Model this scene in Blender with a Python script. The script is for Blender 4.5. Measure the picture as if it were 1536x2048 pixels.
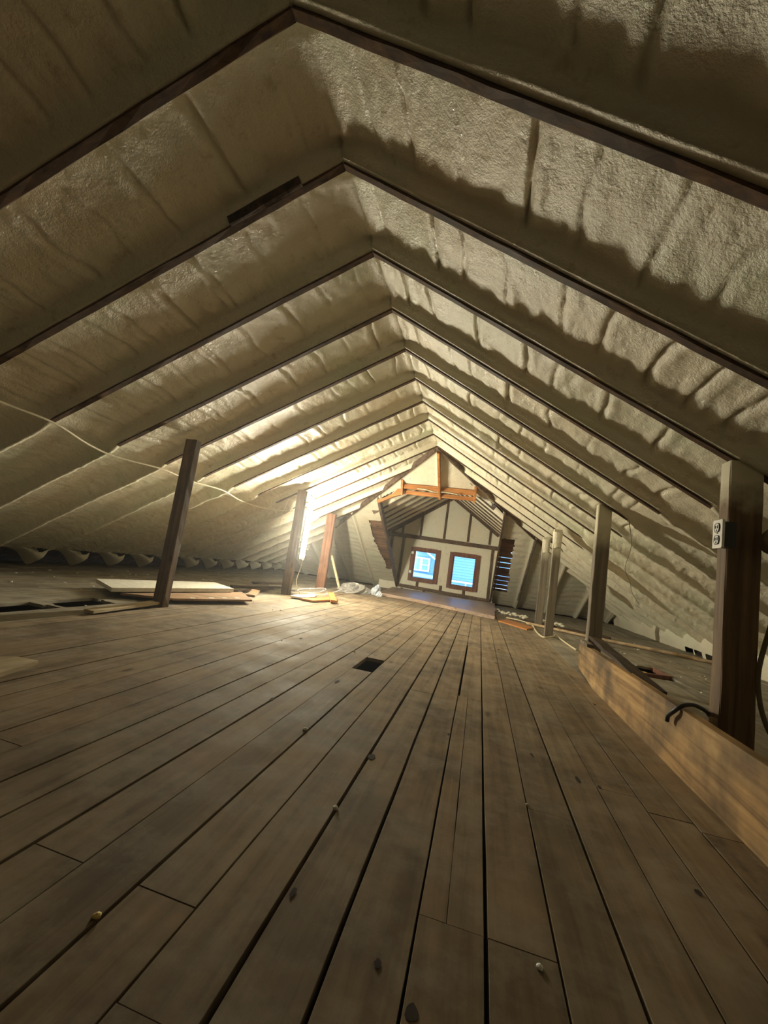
import bpy, math, random
import numpy as np
from mathutils import Vector, Matrix
random.seed(7)
C = bpy.context.scene.collection
for o in list(bpy.data.objects): bpy.data.objects.remove(o)

# ------------------------------------------------------------------ camera
YAW, PITCH, ROLL, FPX, HC = 0.24561, 0.11659, 0.14552, 824.6, 0.8
def camera():
    cy, sy, cp, sp = math.cos(YAW), math.sin(YAW), math.cos(PITCH), math.sin(PITCH)
    fwd = Vector((-sy*cp, cy*cp, sp)); right = Vector((cy, sy, 0)); up = right.cross(fwd)
    cr, sr = math.cos(ROLL), math.sin(ROLL)
    r2 = right*cr + up*sr; u2 = -right*sr + up*cr
    cd = bpy.data.cameras.new('camera'); co = bpy.data.objects.new('camera', cd); C.objects.link(co)
    m = Matrix.Identity(4)
    for i in range(3):
        m[i][0] = r2[i]; m[i][1] = u2[i]; m[i][2] = -fwd[i]
    m[0][3], m[1][3], m[2][3] = 0, 0, HC
    co.matrix_world = m
    cd.sensor_fit = 'VERTICAL'; cd.sensor_height = 36; cd.sensor_width = 27
    cd.lens = FPX/2048*36; cd.clip_start = 0.02; cd.clip_end = 200
    bpy.context.scene.camera = co
camera()

# ------------------------------------------------------------------ world, light, exposure
LAMP_STRENGTH = 1120.0
LAMP_COLOR = (1.0, 0.92, 0.70)
SKY_STRENGTH = 4.2
w = bpy.data.worlds.new('sky'); bpy.context.scene.world = w; w.use_nodes = True
bg = w.node_tree.nodes['Background']
bg.inputs[0].default_value = (0.58, 0.80, 1.0, 1); bg.inputs[1].default_value = SKY_STRENGTH
vs = bpy.context.scene.view_settings
vs.view_transform = 'Standard'; vs.look = 'None'; vs.exposure = 0.0; vs.gamma = 1.0; vs.use_curve_mapping = False

# ------------------------------------------------------------------ materials
def mat(name): 
    m = bpy.data.materials.new(name); m.use_nodes = True
    nt = m.node_tree; b = nt.nodes['Principled BSDF']
    return m, nt, b
def N(nt, t, **kw):
    n = nt.nodes.new(t)
    for k, v in kw.items():
        if k in n.inputs.keys(): n.inputs[k].default_value = v
        else: setattr(n, k, v)
    return n
def L(nt, a, b): nt.links.new(a, b)
def ramp(nt, fac, stops):
    r = nt.nodes.new('ShaderNodeValToRGB'); e = r.color_ramp.elements
    while len(e) < len(stops): e.new(0.5)
    for i, (p, c) in enumerate(stops):
        e[i].position = p; e[i].color = (*c, 1) if len(c) == 3 else c
    L(nt, fac, r.inputs[0]); return r.outputs[0]
def mixc(nt, fac, a, b, mode='MIX'):
    m = nt.nodes.new('ShaderNodeMix'); m.data_type = 'RGBA'; m.blend_type = mode
    for s, v in ((0, fac), (6, a), (7, b)):
        if hasattr(v, 'is_linked') or hasattr(v, 'links'): L(nt, v, m.inputs[s])
        elif isinstance(v, (int, float)): m.inputs[s].default_value = v
        else: m.inputs[s].default_value = (*v, 1)
    return m.outputs[2]
def coord(nt, scale=(1, 1, 1), kind='Object'):
    tc = nt.nodes.new('ShaderNodeTexCoord'); mp = nt.nodes.new('ShaderNodeMapping')
    mp.inputs['Scale'].default_value = scale
    L(nt, tc.outputs[kind], mp.inputs[0]); return mp.outputs[0]
def noise(nt, vec, scale, detail=4, rough=.55, dist=0):
    n = N(nt, 'ShaderNodeTexNoise', Scale=scale, Detail=detail, Roughness=rough, Distortion=dist)
    L(nt, vec, n.inputs['Vector']); return n.outputs[0]
def bump(nt, h, strength, dist, normal=None):
    b = N(nt, 'ShaderNodeBump', Strength=strength, Distance=dist); L(nt, h, b.inputs['Height'])
    if normal: L(nt, normal, b.inputs['Normal'])
    return b.outputs[0]

def foam_mat(name, base=(.74, .70, .55), gloss=.33, coarse=1.0):
    m, nt, b = mat(name)
    v = coord(nt)
    big = noise(nt, v, 1.6, 3); c = ramp(nt, big, [(.3, tuple(x*f for x, f in zip(base, (1.03, .97, .93)))), (.55, base), (.75, tuple(x*f for x, f in zip(base, (.93, 1.0, .93))))])
    sp = noise(nt, v, 9, 5, .7)
    dk = ramp(nt, sp, [(.30, (.80, .76, .66)), (.42, (1, 1, 1))])
    c = mixc(nt, 1.0, c, dk, 'MULTIPLY')
    L(nt, c, b.inputs['Base Color'])
    b.inputs['Roughness'].default_value = gloss
    b.inputs['Specular IOR Level'].default_value = .7
    n1 = noise(nt, v, 26*coarse, 5, .6); n2 = noise(nt, v, 85*coarse, 4, .65)
    nm = bump(nt, n1, .55, .018); nm = bump(nt, n2, .75, .007, nm)
    L(nt, nm, b.inputs['Normal'])
    return m
FOAM = foam_mat('spray_foam', gloss=.23)
FOAM_S = foam_mat('smooth_spray_foam', (.76, .72, .57), .55)

def wood_mat(name, c0, c1, c2, rough=.7, axis=1, stain=.5, grain=1.0, stretch=22, island=False, dust=None, spec=.35):
    """grain runs along the chosen local axis"""
    m, nt, b = mat(name)
    sc = [stretch, stretch, stretch]; sc[axis] = 1.0
    v = coord(nt, tuple(sc)); v1 = coord(nt)
    if island:
        g = nt.nodes.new('ShaderNodeNewGeometry'); add = N(nt, 'ShaderNodeVectorMath', operation='MULTIPLY_ADD')
        cb = nt.nodes.new('ShaderNodeCombineXYZ')
        for i in range(3): L(nt, g.outputs['Random Per Island'], cb.inputs[i])
        L(nt, cb.outputs[0], add.inputs[0]); add.inputs[1].default_value = (37, 53, 91); L(nt, v, add.inputs[2]); v = add.outputs[0]
    n = noise(nt, v, 1.0*grain, 6, .6, .6)
    c = ramp(nt, n, [(.32, c0), (.5, c1), (.7, c2)])
    if island:
        tint = ramp(nt, g.outputs['Random Per Island'], [(0, (.80, .78, .76)), (.35, (1, .98, .95)), (.65, (.90, .86, .80)), (1, (1.10, 1.03, .95))])
        c = mixc(nt, 1.0, c, tint, 'MULTIPLY')
    s = noise(nt, v1, 2.3, 4, .6); sf = ramp(nt, s, [(.38, (1-stain,)*3), (.6, (1, 1, 1))])
    c = mixc(nt, 1.0, c, sf, 'MULTIPLY')
    kn = N(nt, 'ShaderNodeTexVoronoi', Scale=1.0); sc2 = [5.5]*3; sc2[axis] = 2.2
    L(nt, coord(nt, tuple(sc2)), kn.inputs['Vector'])
    kf = ramp(nt, kn.outputs['Distance'], [(.05, (.25, .17, .1)), (.10, (.75, .7, .65)), (.16, (1, 1, 1))])
    c = mixc(nt, .85, c, kf, 'MULTIPLY')
    if dust:
        d = noise(nt, v1, 5, 6, .7); df = ramp(nt, d, [(.45, (0, 0, 0)), (.75, (.55, .55, .55))])
        c = mixc(nt, df, c, dust)
    L(nt, c, b.inputs['Base Color'])
    rr = ramp(nt, s, [(.3, (rough-.12,)*3), (.7, (min(1, rough+.1),)*3)]); L(nt, rr, b.inputs['Roughness'])
    b.inputs['Specular IOR Level'].default_value = spec
    L(nt, bump(nt, n, .35, .004), b.inputs['Normal'])
    return m
W_RAFT = wood_mat('dark_rafter_wood', (.04, .022, .009), (.09, .046, .018), (.15, .08, .032), .75, 0, .4)
W_HIP = wood_mat('grey_brown_hip_wood', (.07, .045, .03), (.14, .095, .065), (.24, .17, .12), .8, 1, .4)
W_POST = wood_mat('brown_post_wood', (.055, .03, .012), (.13, .075, .03), (.22, .135, .06), .75, 2, .45)
W_GREY = wood_mat('grey_weathered_wood', (.12, .10, .075), (.22, .18, .135), (.32, .27, .20), .8, 2, .4)
W_ORANGE = wood_mat('fresh_orange_wood', (.33, .12, .035), (.48, .20, .06), (.60, .29, .10), .6, 0, .25)
W_PLANK = wood_mat('stained_tan_plank_wood', (.25, .145, .06), (.49, .30, .125), (.66, .45, .21), .7, 1, .72)
W_FLOOR = wood_mat('worn_floorboards', (.19, .145, .095), (.275, .212, .142), (.34, .27, .19), .80, 1, .42, 1.0, 20, True, (.42, .37, .29), .18)
W_LIGHT = wood_mat('pale_scrap_wood', (.40, .31, .18), (.56, .45, .28), (.66, .56, .38), .7, 1, .3)
W_SCRAP = wood_mat('dark_scrap_wood', (.035, .022, .014), (.08, .05, .03), (.14, .09, .055), .85, 1, .5)
W_SHEATH = wood_mat('brown_sheathing_wood', (.12, .065, .035), (.22, .12, .065), (.30, .18, .10), .8, 0, .45)
def plain(name, col, rough=.6, metal=0, bumps=None):
    m, nt, b = mat(name); b.inputs['Roughness'].default_value = rough; b.inputs['Metallic'].default_value = metal
    v = coord(nt); n = noise(nt, v, (bumps or (20, 0))[0], 4)
    c = ramp(nt, n, [(.3, tuple(x*.85 for x in col)), (.7, tuple(min(1, x*1.1) for x in col))]); L(nt, c, b.inputs['Base Color'])
    if bumps: L(nt, bump(nt, n, .6, bumps[1]), b.inputs['Normal'])
    return m
GREYFLOOR = wood_mat('dusty_grey_boards', (.17, .15, .115), (.27, .24, .19), (.36, .33, .27), .8, 1, .35, 1.0, 14, True, (.46, .44, .37))
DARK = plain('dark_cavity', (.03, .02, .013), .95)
DRY = plain('white_drywall', (.62, .60, .52), .8)
CARD = wood_mat('brown_fibreboard', (.26, .15, .08), (.33, .20, .11), (.40, .26, .15), .75, 0, .3)
WHITEP = plain('white_plastic', (.78, .77, .74), .35)
BLACKP = plain('black_plastic', (.018, .016, .016), .5)
CABLEW = plain('cream_cable_sheath', (.62, .55, .38), .5)
HOSE = plain('olive_brown_cable_sheath', (.12, .09, .04), .6)
REDF = wood_mat('red_brown_window_wood', (.12, .05, .035), (.20, .085, .055), (.30, .14, .09), .6, 2, .3)
YEL = plain('yellow_paper', (.60, .45, .13), .7)
ROCK = plain('charcoal_rubble', (.05, .045, .04), .95, 0, (30, .02))
SIDING = plain('blue_siding_paint', (.22, .44, .74), .7)
SIDING2 = plain('pale_blue_roofing', (.42, .70, .85), .7)
TRIMW = plain('white_trim_paint', (.95, .95, .95), .6)
def post_foamed():
    m, nt, b = mat('post_wood_with_overspray')
    src = W_POST.node_tree
    v = coord(nt, (22, 22, 1)); n = noise(nt, v, 1, 6, .6, .6)
    c = ramp(nt, n, [(.32, (.055, .030, .012)), (.5, (.13, .075, .030)), (.7, (.23, .14, .06))])
    v1 = coord(nt); g = nt.nodes.new('ShaderNodeSeparateXYZ'); L(nt, v1, g.inputs[0])
    nn = noise(nt, v1, 9, 4); ad = N(nt, 'ShaderNodeMath', operation='MULTIPLY_ADD'); L(nt, nn, ad.inputs[0]); ad.inputs[1].default_value = .25; L(nt, g.outputs[2], ad.inputs[2])
    f = ramp(nt, ad.outputs[0], [(0.0, (0, 0, 0)), (1.0, (1, 1, 1))])
    mr = N(nt, 'ShaderNodeMapRange'); mr.inputs['From Min'].default_value = 1.46; mr.inputs['From Max'].default_value = 1.62; L(nt, ad.outputs[0], mr.inputs['Value'])
    c = mixc(nt, mr.outputs[0], c, (.58, .54, .40)); L(nt, c, b.inputs['Base Color'])
    b.inputs['Roughness'].default_value = .7; L(nt, bump(nt, n, .35, .004), b.inputs['Normal'])
    return m
W_POSTF = post_foamed()
def grey_post_foamed():
    m, nt, b = mat('grey_post_wood_with_overspray')
    v = coord(nt, (22, 22, 1)); n = noise(nt, v, 1, 6, .6, .6)
    c = ramp(nt, n, [(.32, (.09, .075, .055)), (.5, (.17, .14, .10)), (.7, (.25, .21, .155))])
    v1 = coord(nt); g = nt.nodes.new('ShaderNodeSeparateXYZ'); L(nt, v1, g.inputs[0])
    nn = noise(nt, v1, 9, 4); ad = N(nt, 'ShaderNodeMath', operation='MULTIPLY_ADD'); L(nt, nn, ad.inputs[0]); ad.inputs[1].default_value = .25; L(nt, g.outputs[2], ad.inputs[2])
    mr = N(nt, 'ShaderNodeMapRange'); mr.inputs['From Min'].default_value = 1.32; mr.inputs['From Max'].default_value = 1.6; L(nt, ad.outputs[0], mr.inputs['Value'])
    c = mixc(nt, mr.outputs[0], c, (.58, .54, .40)); L(nt, c, b.inputs['Base Color'])
    b.inputs['Roughness'].default_value = .75; L(nt, bump(nt, n, .35, .004), b.inputs['Normal'])
    return m
W_GREYF = grey_post_foamed()
def emit(name, col, st):
    m, nt, b = mat(name); b.inputs['Base Color'].default_value = (*col, 1)
    b.inputs['Emission Color'].default_value = (*col, 1); b.inputs['Emission Strength'].default_value = st; return m
TUBE = emit('glowing_tube', LAMP_COLOR, LAMP_STRENGTH)
def glass():
    m = bpy.data.materials.new('window_glass'); m.use_nodes = True; nt = m.node_tree; nt.nodes.clear()
    o = nt.nodes.new('ShaderNodeOutputMaterial'); mx = nt.nodes.new('ShaderNodeMixShader'); t = nt.nodes.new('ShaderNodeBsdfTransparent'); g = nt.nodes.new('ShaderNodeBsdfGlossy')
    g.inputs['Roughness'].default_value = .05; mx.inputs[0].default_value = .05; t.inputs[0].default_value = (.94, .97, 1, 1)
    L(nt, t.outputs[0], mx.inputs[1]); L(nt, g.outputs[0], mx.inputs[2]); L(nt, mx.outputs[0], o.inputs[0]); return m
GLASS = glass()
def film():
    m = bpy.data.materials.new('clear_plastic_film'); m.use_nodes = True; nt = m.node_tree; b = nt.nodes['Principled BSDF']
    b.inputs['Base Color'].default_value = (.75, .82, .92, 1); b.inputs['Roughness'].default_value = .25; b.inputs['Alpha'].default_value = .55
    return m
FILM = film()
FILMG = film(); FILMG.name = 'dusty_grey_film'; FILMG.node_tree.nodes['Principled BSDF'].inputs['Base Color'].default_value = (.45, .43, .40, 1); FILMG.node_tree.nodes['Principled BSDF'].inputs['Alpha'].default_value = .75

# ------------------------------------------------------------------ mesh helpers
class MB:
    def __init__(s): s.v = []; s.f = []
    def add(s, vs, fs):
        k = len(s.v); s.v += [tuple(p) for p in vs]; s.f += [tuple(i+k for i in f) for f in fs]
    def box(s, x0, x1, y0, y1, z0, z1):
        s.add([(x, y, z) for x in (x0, x1) for y in (y0, y1) for z in (z0, z1)],
              [(0, 1, 3, 2), (4, 6, 7, 5), (0, 4, 5, 1), (2, 3, 7, 6), (0, 2, 6, 4), (1, 5, 7, 3)])
    def beam(s, p0, p1, w, h, up=(0, 0, 1), seg=1, jit=0, ch=.12, e0=None, e1=None, taper=1):
        """chamfered timber from p0 to p1; w across, h along the up direction, roughened by jit"""
        p0, p1 = Vector(p0), Vector(p1); d = (p1-p0).normalized(); u = Vector(up); u = (u-d*u.dot(d)).normalized(); r = d.cross(u)
        c = min(w, h)*ch; a, b = w/2, h/2
        prof = [(-a+c, -b), (a-c, -b), (a, -b+c), (a, b-c), (a-c, b), (-a+c, b), (-a, b-c), (-a, -b+c)]
        vs = []; fs = []
        for i in range(seg+1):
            t = i/seg; q = p0.lerp(p1, t); k = 1+(taper-1)*t
            for (x, y) in prof:
                vs.append(q + r*(x*k+random.uniform(-jit, jit)) + u*(y*k+random.uniform(-jit, jit)))
        for i in range(seg):
            for j in range(8): fs.append((i*8+j, i*8+(j+1) % 8, i*8+8+(j+1) % 8, i*8+8+j))
        fs.append(tuple(range(7, -1, -1))); fs.append(tuple(seg*8+j for j in range(8)))
        s.add(vs, fs)
    def tube(s, pts, r, n=8, smooth=4, taper=None):
        pts = [Vector(p) for p in pts]; out = []
        if smooth > 1 and len(pts) > 2:
            for i in range(len(pts)-1):
                a, b, c, d = pts[max(i-1, 0)], pts[i], pts[i+1], pts[min(i+2, len(pts)-1)]
                for k in range(smooth):
                    t = k/smooth
                    out.append(.5*((2*b)+(-a+c)*t+(2*a-5*b+4*c-d)*t*t+(-a+3*b-3*c+d)*t**3))
            out.append(pts[-1])
        else: out = pts
        vs = []; fs = []; u = Vector((0, 0, 1))
        for i, q in enumerate(out):
            d = (out[min(i+1, len(out)-1)]-out[max(i-1, 0)]).normalized()
            u = u-d*u.dot(d); u = u.normalized() if u.length > 1e-4 else d.orthogonal().normalized(); rr = d.cross(u)
            for j in range(n):
                a = 2*math.pi*j/n; vs.append(q+(u*math.cos(a)+rr*math.sin(a))*r)
        for i in range(len(out)-1):
            for j in range(n): fs.append((i*n+j, i*n+(j+1) % n, i*n+n+(j+1) % n, i*n+n+j))
        fs.append(tuple(range(n-1, -1, -1))); fs.append(tuple((len(out)-1)*n+j for j in range(n)))
        s.add(vs, fs)
    def prism(s, poly, axis, a, b):
        """polygon extruded between a and b along an axis; poly holds the two other coordinates"""
        def P(p, t):
            q = list(p); q.insert(axis, t); return tuple(q)
        n = len(poly); s.add([P(p, a) for p in poly]+[P(p, b) for p in poly],
            [tuple(range(n)), tuple(range(2*n-1, n-1, -1))]+[(i, i+n, (i+1) % n+n, (i+1) % n) for i in range(n)])
    def slab(s, poly, z0, z1): s.prism(poly, 2, z0, z1)
    def build(s, name, m, parent=None, smooth=False, loc=None):
        me = bpy.data.meshes.new(name)
        vs = s.v if loc is None else [(x-loc[0], y-loc[1], z-loc[2]) for x, y, z in s.v]
        me.from_pydata(vs, [], s.f); me.materials.append(m)
        import bmesh
        bm = bmesh.new(); bm.from_mesh(me); bmesh.ops.recalc_face_normals(bm, faces=bm.faces); bm.to_mesh(me); bm.free()
        if smooth:
            me.polygons.foreach_set('use_smooth', [True]*len(me.polygons))
        me.update(); o = bpy.data.objects.new(name, me); C.objects.link(o)
        if loc is not None: o.location = loc
        if parent: o.parent = parent
        return o
def tag(o, label, cat, group=None):
    o['label'] = label; o['category'] = cat
    if group: o['group'] = group
    return o
def empty(name, loc, label, cat, group=None):
    o = bpy.data.objects.new(name, None); C.objects.link(o); o.location = loc; o.empty_display_size = .1
    return tag(o, label, cat, group)
def part(mb, name, m, parent, smooth=False, label=None):
    """vertices are given in world space; parent stands unrotated at its base"""
    l = parent.location; q = parent.parent
    off = Vector(l)
    while q: off = off+q.location; q = q.parent
    mb.v = [(x-off.x, y-off.y, z-off.z) for x, y, z in mb.v]
    o = mb.build(name, m, parent, smooth)
    if label: o['label'] = label
    return o
def struct(o): o['kind'] = 'structure'; return o

# smooth value noise on arrays
def vnoise(x, y, seed=0):
    xi = np.floor(x).astype(np.int64); yi = np.floor(y).astype(np.int64); xf = x-xi; yf = y-yi
    def h(a, b):
        n = (a*374761393+b*668265263+seed*2147483647) & 0xffffffff
        n = ((n ^ (n >> 13))*1274126177) & 0xffffffff; n = n ^ (n >> 16)
        return (n & 0xffff)/65535.0
    u = xf*xf*(3-2*xf); v = yf*yf*(3-2*yf)
    return (h(xi, yi)*(1-u)+h(xi+1, yi)*u)*(1-v)+(h(xi, yi+1)*(1-u)+h(xi+1, yi+1)*u)*v
def fbm(x, y, seed=0, o=4):
    s = 0; a = .5
    for i in range(o): s = s+a*(vnoise(x*2**i, y*2**i, seed+i*17)-.5); a *= .5
    return s
def sstep(a, b, x):
    t = np.clip((x-a)/(b-a), 0, 1); return t*t*(3-2*t)

# ------------------------------------------------------------------ roof geometry
RX, RZ, Y1, SP, KL, KR = -1.008, 2.978, 1.264, .6668, .5517, .5945
KH, YH = .57, 7.4                      # hip plane
WR = .048                              # rafter thickness
RY = {i: Y1+SP*i for i in range(-5, 17)}
def zl(x): return RZ-KL*(RX-x)
def zr(x): return RZ-KR*(x-RX)
def zh(y): return RZ-KH*(y-YH)
def depth_profile(d, fw, D):            # foam height next to a timber: steep side, rounded into the bay
    t = np.clip(d/fw, 0, 1); return .014+(D-.014)*np.sqrt(np.clip(1-(1-t)**2.4, 0, 1))

def grid_object(name, X, Y, Z, mask, m):
    n, k = X.shape
    co = np.stack([X, Y, Z], -1).reshape(-1, 3)
    idx = np.arange(n*k).reshape(n, k)
    q = np.stack([idx[:-1, :-1], idx[1:, :-1], idx[1:, 1:], idx[:-1, 1:]], -1)
    fm = mask[:-1, :-1] & mask[1:, :-1] & mask[1:, 1:] & mask[:-1, 1:]
    q = q[fm]
    used = np.unique(q); remap = -np.ones(n*k, int); remap[used] = np.arange(len(used)); q = remap[q]; co = co[used]
    me = bpy.data.meshes.new(name); me.vertices.add(len(co)); me.vertices.foreach_set('co', co.ravel())
    me.loops.add(q.size); me.loops.foreach_set('vertex_index', q.ravel().astype(np.int32))
    me.polygons.add(len(q)); me.polygons.foreach_set('loop_start', np.arange(0, q.size, 4, dtype=np.int32)); me.polygons.foreach_set('loop_total', np.full(len(q), 4, np.int32))
    me.polygons.foreach_set('use_smooth', [True]*len(q)); me.materials.append(m); me.update(calc_edges=True); me.validate()
    o = bpy.data.objects.new(name, me); C.objects.link(o); return o

def foam_slope(side):
    k = KL if side < 0 else KR; tmax = RZ/k+.12
    T = np.arange(0, tmax, .012)
    # finer steps beside each rafter
    fr = [0, .012, .024, .04, .06, .085, .115, .15, .19, .24, .30, .36, .42, .48, .54, .60, .66, .72, .78, .83, .87, .905, .93, .95, .966, .98, .992]
    ys = []; bays = []
    for i in range(-5, 16):
        a = RY[i]+WR/2-.003; b = RY[i+1]-WR/2+.003
        for f in fr: ys.append(a+(b-a)*f); bays.append(i)
        ys.append(b); bays.append(i)
    ys = np.array(ys); bays = np.array(bays)
    TT, YY = np.meshgrid(T, ys, indexing='ij'); BB = np.broadcast_to(bays, TT.shape)
    u0 = YY-(np.take([RY[i] for i in range(-5, 17)], BB+5)+WR/2); u1 = (np.take([RY[i] for i in range(-5, 17)], BB+6)-WR/2)-YY
    # the near side (u1: the next rafter's face toward the camera) slumps in scallops
    sc = .03+.085*vnoise(TT*3.2+BB*9.1, BB*3.0, 5)**1.5+.03*vnoise(TT*11+BB*4, BB*1., 6)
    if side < 0: sc = sc*.75
    lip = (.026 if side > 0 else .012)+.016*vnoise(TT*1.7+BB*2.1, BB*5.0, 7)
    sc0 = .03+.035*vnoise(TT*4+BB*5.3, BB*7.0, 8)
    D = .112+.03*(vnoise(TT*1.1+BB*3.3, BB*2.1, 3)-.5)
    D = D*(1-.25*sstep(2.6, 3.2, TT))
    off = np.minimum(depth_profile(np.maximum(u1-lip, 0), sc, D), depth_profile(u0, sc0, D))
    # sheathing seams telegraphing across each bay
    rs = np.random.RandomState(11+side)
    inb = sstep(.02, .12, u1)*sstep(.02, .10, u0)
    for i in range(-5, 16):
        t = rs.uniform(.1, .4); sel = (BB == i)
        while t < tmax:
            wv = t+.05*(vnoise(YY*5, BB*1.7+t*9, 21)-.5)+.02*(u0-.3)
            dep = rs.choice([.012, .022, .036]); wd = rs.uniform(.007, .013)
            off = off+sel*inb*dep*np.exp(-((TT-wv)/wd)**2)*(.35+.65*sstep(.2, .45, vnoise(YY*4, BB*1.0+t*5, 31)))
            # little lip on one side
            off = off-sel*inb*dep*.35*(np.exp(-((TT-wv-.04)/.03)**2)+np.exp(-((TT-wv+.04)/.03)**2))
            t += rs.uniform(.16, .40)
    off = off+inb*(.040*fbm(TT*3.2, YY*3.2, 40, 3)+(.018+.022*np.exp(-u0/.12))*fbm(TT*19, YY*15, 44, 3)+.012*fbm(TT*40, YY*30, 50, 2)+.05*fbm(TT*15, YY*2.0, 55, 3)*np.exp(-((u1-.13)/.07)**2))
    # cover: lower down, the foam runs over the rafters
    t0 = {True: 2.50, False: 2.62}[side > 0]
    rsx = np.random.RandomState(5)
    tc = np.array([t0+rsx.uniform(-.12, .12) for _ in range(23)]) if side > 0 else np.full(23, t0)
    if side > 0: tc[2+5+1] = 2.52; tc[5] = 9; tc[6] = 9; tc[7] = 2.9
    else: tc[5] = 9; tc[6] = 2.75
    near0 = np.where(u0 < u1, BB, BB+1); dn = np.minimum(u0, u1)
    cov = sstep(-.08, .10, TT-np.take(tc, near0+5))
    over = -.030+.010*vnoise(TT*5, near0*3., 60)+(.125*np.sqrt(np.clip(1-(1-np.clip(dn/(.16+.05*vnoise(TT*3, near0*2., 61)), 0, 1))**2, 0, 1)))
    over = over+.030*fbm(TT*6, YY*9, 66, 3)+.026*fbm(TT*17, YY*22, 67, 3)+.014*fbm(TT*45, YY*45, 68, 2)-.012*sstep(.55, .8, vnoise(TT*2.5, near0*1.7, 69))*np.exp(-(dn/.05)**2)
    off = off*(1-cov)+over*cov
    # ridge: foam fills the peak
    off = off-.05*np.exp(-(TT/.07)**2)*inb
    x = RX+side*TT; z = RZ-k*TT+off
    if side > 0:      # right eave: foam closes down in front of the eave as a low lip
        pass
    hipmask = (TT > (YY-YH)*KH/k-.10) & (z > (.27 if side < 0 else -.12))
    return struct(grid_object('ceiling', x, YY, z, hipmask & (YY < 12.7), FOAM))
foam_slope(-1); foam_slope(1)

def foam_hip():
    X = np.arange(-6.7, 4.3, .03); Yg = np.arange(YH-.12, 12.75, .03)
    jx = [-5.5, -4.7, -3.9, -3.15, -2.37, -1.0, .34, 1.10, 1.9, 2.7, 3.5]
    xs = np.unique(np.concatenate([X]+[np.array([j-.045, j-.03, j-.015, j, j+.015, j+.03, j+.045]) for j in jx]))
    XX, YY = np.meshgrid(xs, Yg, indexing='ij')
    d = np.min(np.abs(XX[..., None]-np.array(jx)), -1)-.02
    d = np.where(d < 0, 0, d)
    off = depth_profile(d, .10, .11)-.012*(np.abs(XX-RX) > 1.5)
    off = off+.030*fbm(XX*3.5, YY*3.5, 80, 3)*sstep(0, .06, d)+.016*fbm(XX*14, YY*14, 84, 3)*sstep(0, .06, d)
    zz = zh(YY)+off
    # ragged horizontal ridges of overspray along the boards
    off2 = .008*vnoise(XX*4,YY*1,19)*np.sin(YY*30+9*vnoise(XX*2, YY*2, 9))*sstep(0, .1, d); zz = zz+off2
    t = np.abs(XX-RX); k = np.where(XX < RX, KL, KR)
    inside = (t < (YY-YH)*KH/k+.12) & (zz > -.1)
    zplane = zh(YY)
    top = np.where(XX < -1.77, 2.07+(XX+2.37)*.35, np.where(XX > -.30, 2.27-(XX+.30)*.27, 2.28))
    opening = (XX > -2.375) & (XX < .345) & (zplane < top+.02)
    rag = .07*(vnoise(XX*0+3, YY*7, 90)-.5)+.04*(vnoise(XX*0+3, YY*25, 91)-.5)
    bl = (XX > -2.78+rag+.16*sstep(10.2, 11.8, YY)) & (XX <= -2.37) & (YY > 9.75) & (YY < 11.75)
    br = (XX < .66+rag+.03*(YY-10)) & (XX >= .34) & (YY > 9.85) & (YY < 12.05)
    mask = inside & ~opening & ~bl & ~br
    return struct(grid_object('wall_front', XX, YY, zz, mask, FOAM))
foam_hip()

# outer skin of the roof so that daylight only enters where the photo shows it
def skin():
    m = MB(); o = .24; e = -.35
    hx = lambda k, y: (y-YH)*KH/k
    for s, k in ((-1, KL), (1, KR)):
        xe = RX+s*((RZ+o-e)/k); ye = YH+(RZ+o-e)/KH
        m.add([(RX, -2.6, RZ+o), (xe, -2.6, e), (xe, ye, e), (RX, YH, RZ+o)], [(0, 1, 2, 3)])
    m.build('ceiling', W_SHEATH)
    return bpy.data.objects[-1] if False else None
def skin2():
    o = .24; e = -.35
    for s, k in ((-1, KL), (1, KR)):
        m = MB(); xe = RX+s*((RZ+o-e)/k); ye = YH+(RZ+o-e)/KH
        a = [(RX, -2.6, RZ+o), (xe, -2.6, e), (xe, ye, e), (RX, YH, RZ+o)]
        m.add(a+[(x, y, z+.04) for x, y, z in a], [(0, 1, 2, 3), (4, 7, 6, 5), (0, 4, 5, 1), (1, 5, 6, 2), (2, 6, 7, 3), (3, 7, 4, 0)])
        struct(m.build('ceiling', W_SHEATH))
skin2()
# hip sheathing: horizontal boards left and right of the dormer (the right ones stand apart, daylight shows between them)
def hip_boards(x0, x1, y0, y1, w, gap, m, name='trim_1', off=.145, gaps=None, TH=.012):
    mb = MB(); y = y0; i = 0
    while y < y1:
        g = gap if gaps is None else gaps[i % len(gaps)]
        ya, yb = y, min(y+w, y1)
        z0, z1 = zh(ya)+off, zh(yb)+off
        mb.add([(x0, ya, z0), (x1, ya, z0), (x1, yb, z1), (x0, yb, z1), (x0, ya, z0+TH), (x1, ya, z0+TH), (x1, yb, z1+TH), (x0, yb, z1+TH)],
               [(0, 1, 2, 3), (4, 7, 6, 5), (0, 4, 5, 1), (1, 5, 6, 2), (2, 6, 7, 3), (3, 7, 4, 0)])
        y = yb+g; i += 1
    return struct(mb.build(name, m))
XRC = .42; XLC = -2.95                 # dormer cheeks
hip_boards(-8, XLC, 7.5, 13.6, .5, 0, W_SHEATH, 'trim_1', .2)
hip_boards(XLC-.01, -2.40, 9.3, 12.4, .125, .004, W_SHEATH, 'trim_1', .15)
hip_boards(.36, .66, 9.3, 10.42, .125, .003, W_SHEATH, 'trim_2', .15)
hip_boards(.36, 1.02, 10.42, 12.4, .17, 0, W_SHEATH, 'trim_2', .15, [.034, .04, .04, .002, .036, .03, .036, .034, .002])
hip_boards(.36, 1.04, 12.1, 13.6, .3, 0, W_SHEATH, 'trim_2', .17)
hip_boards(XLC-.02, .36, 12.56, 13.6, .3, 0, W_SHEATH, 'trim_2', .17)
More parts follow.
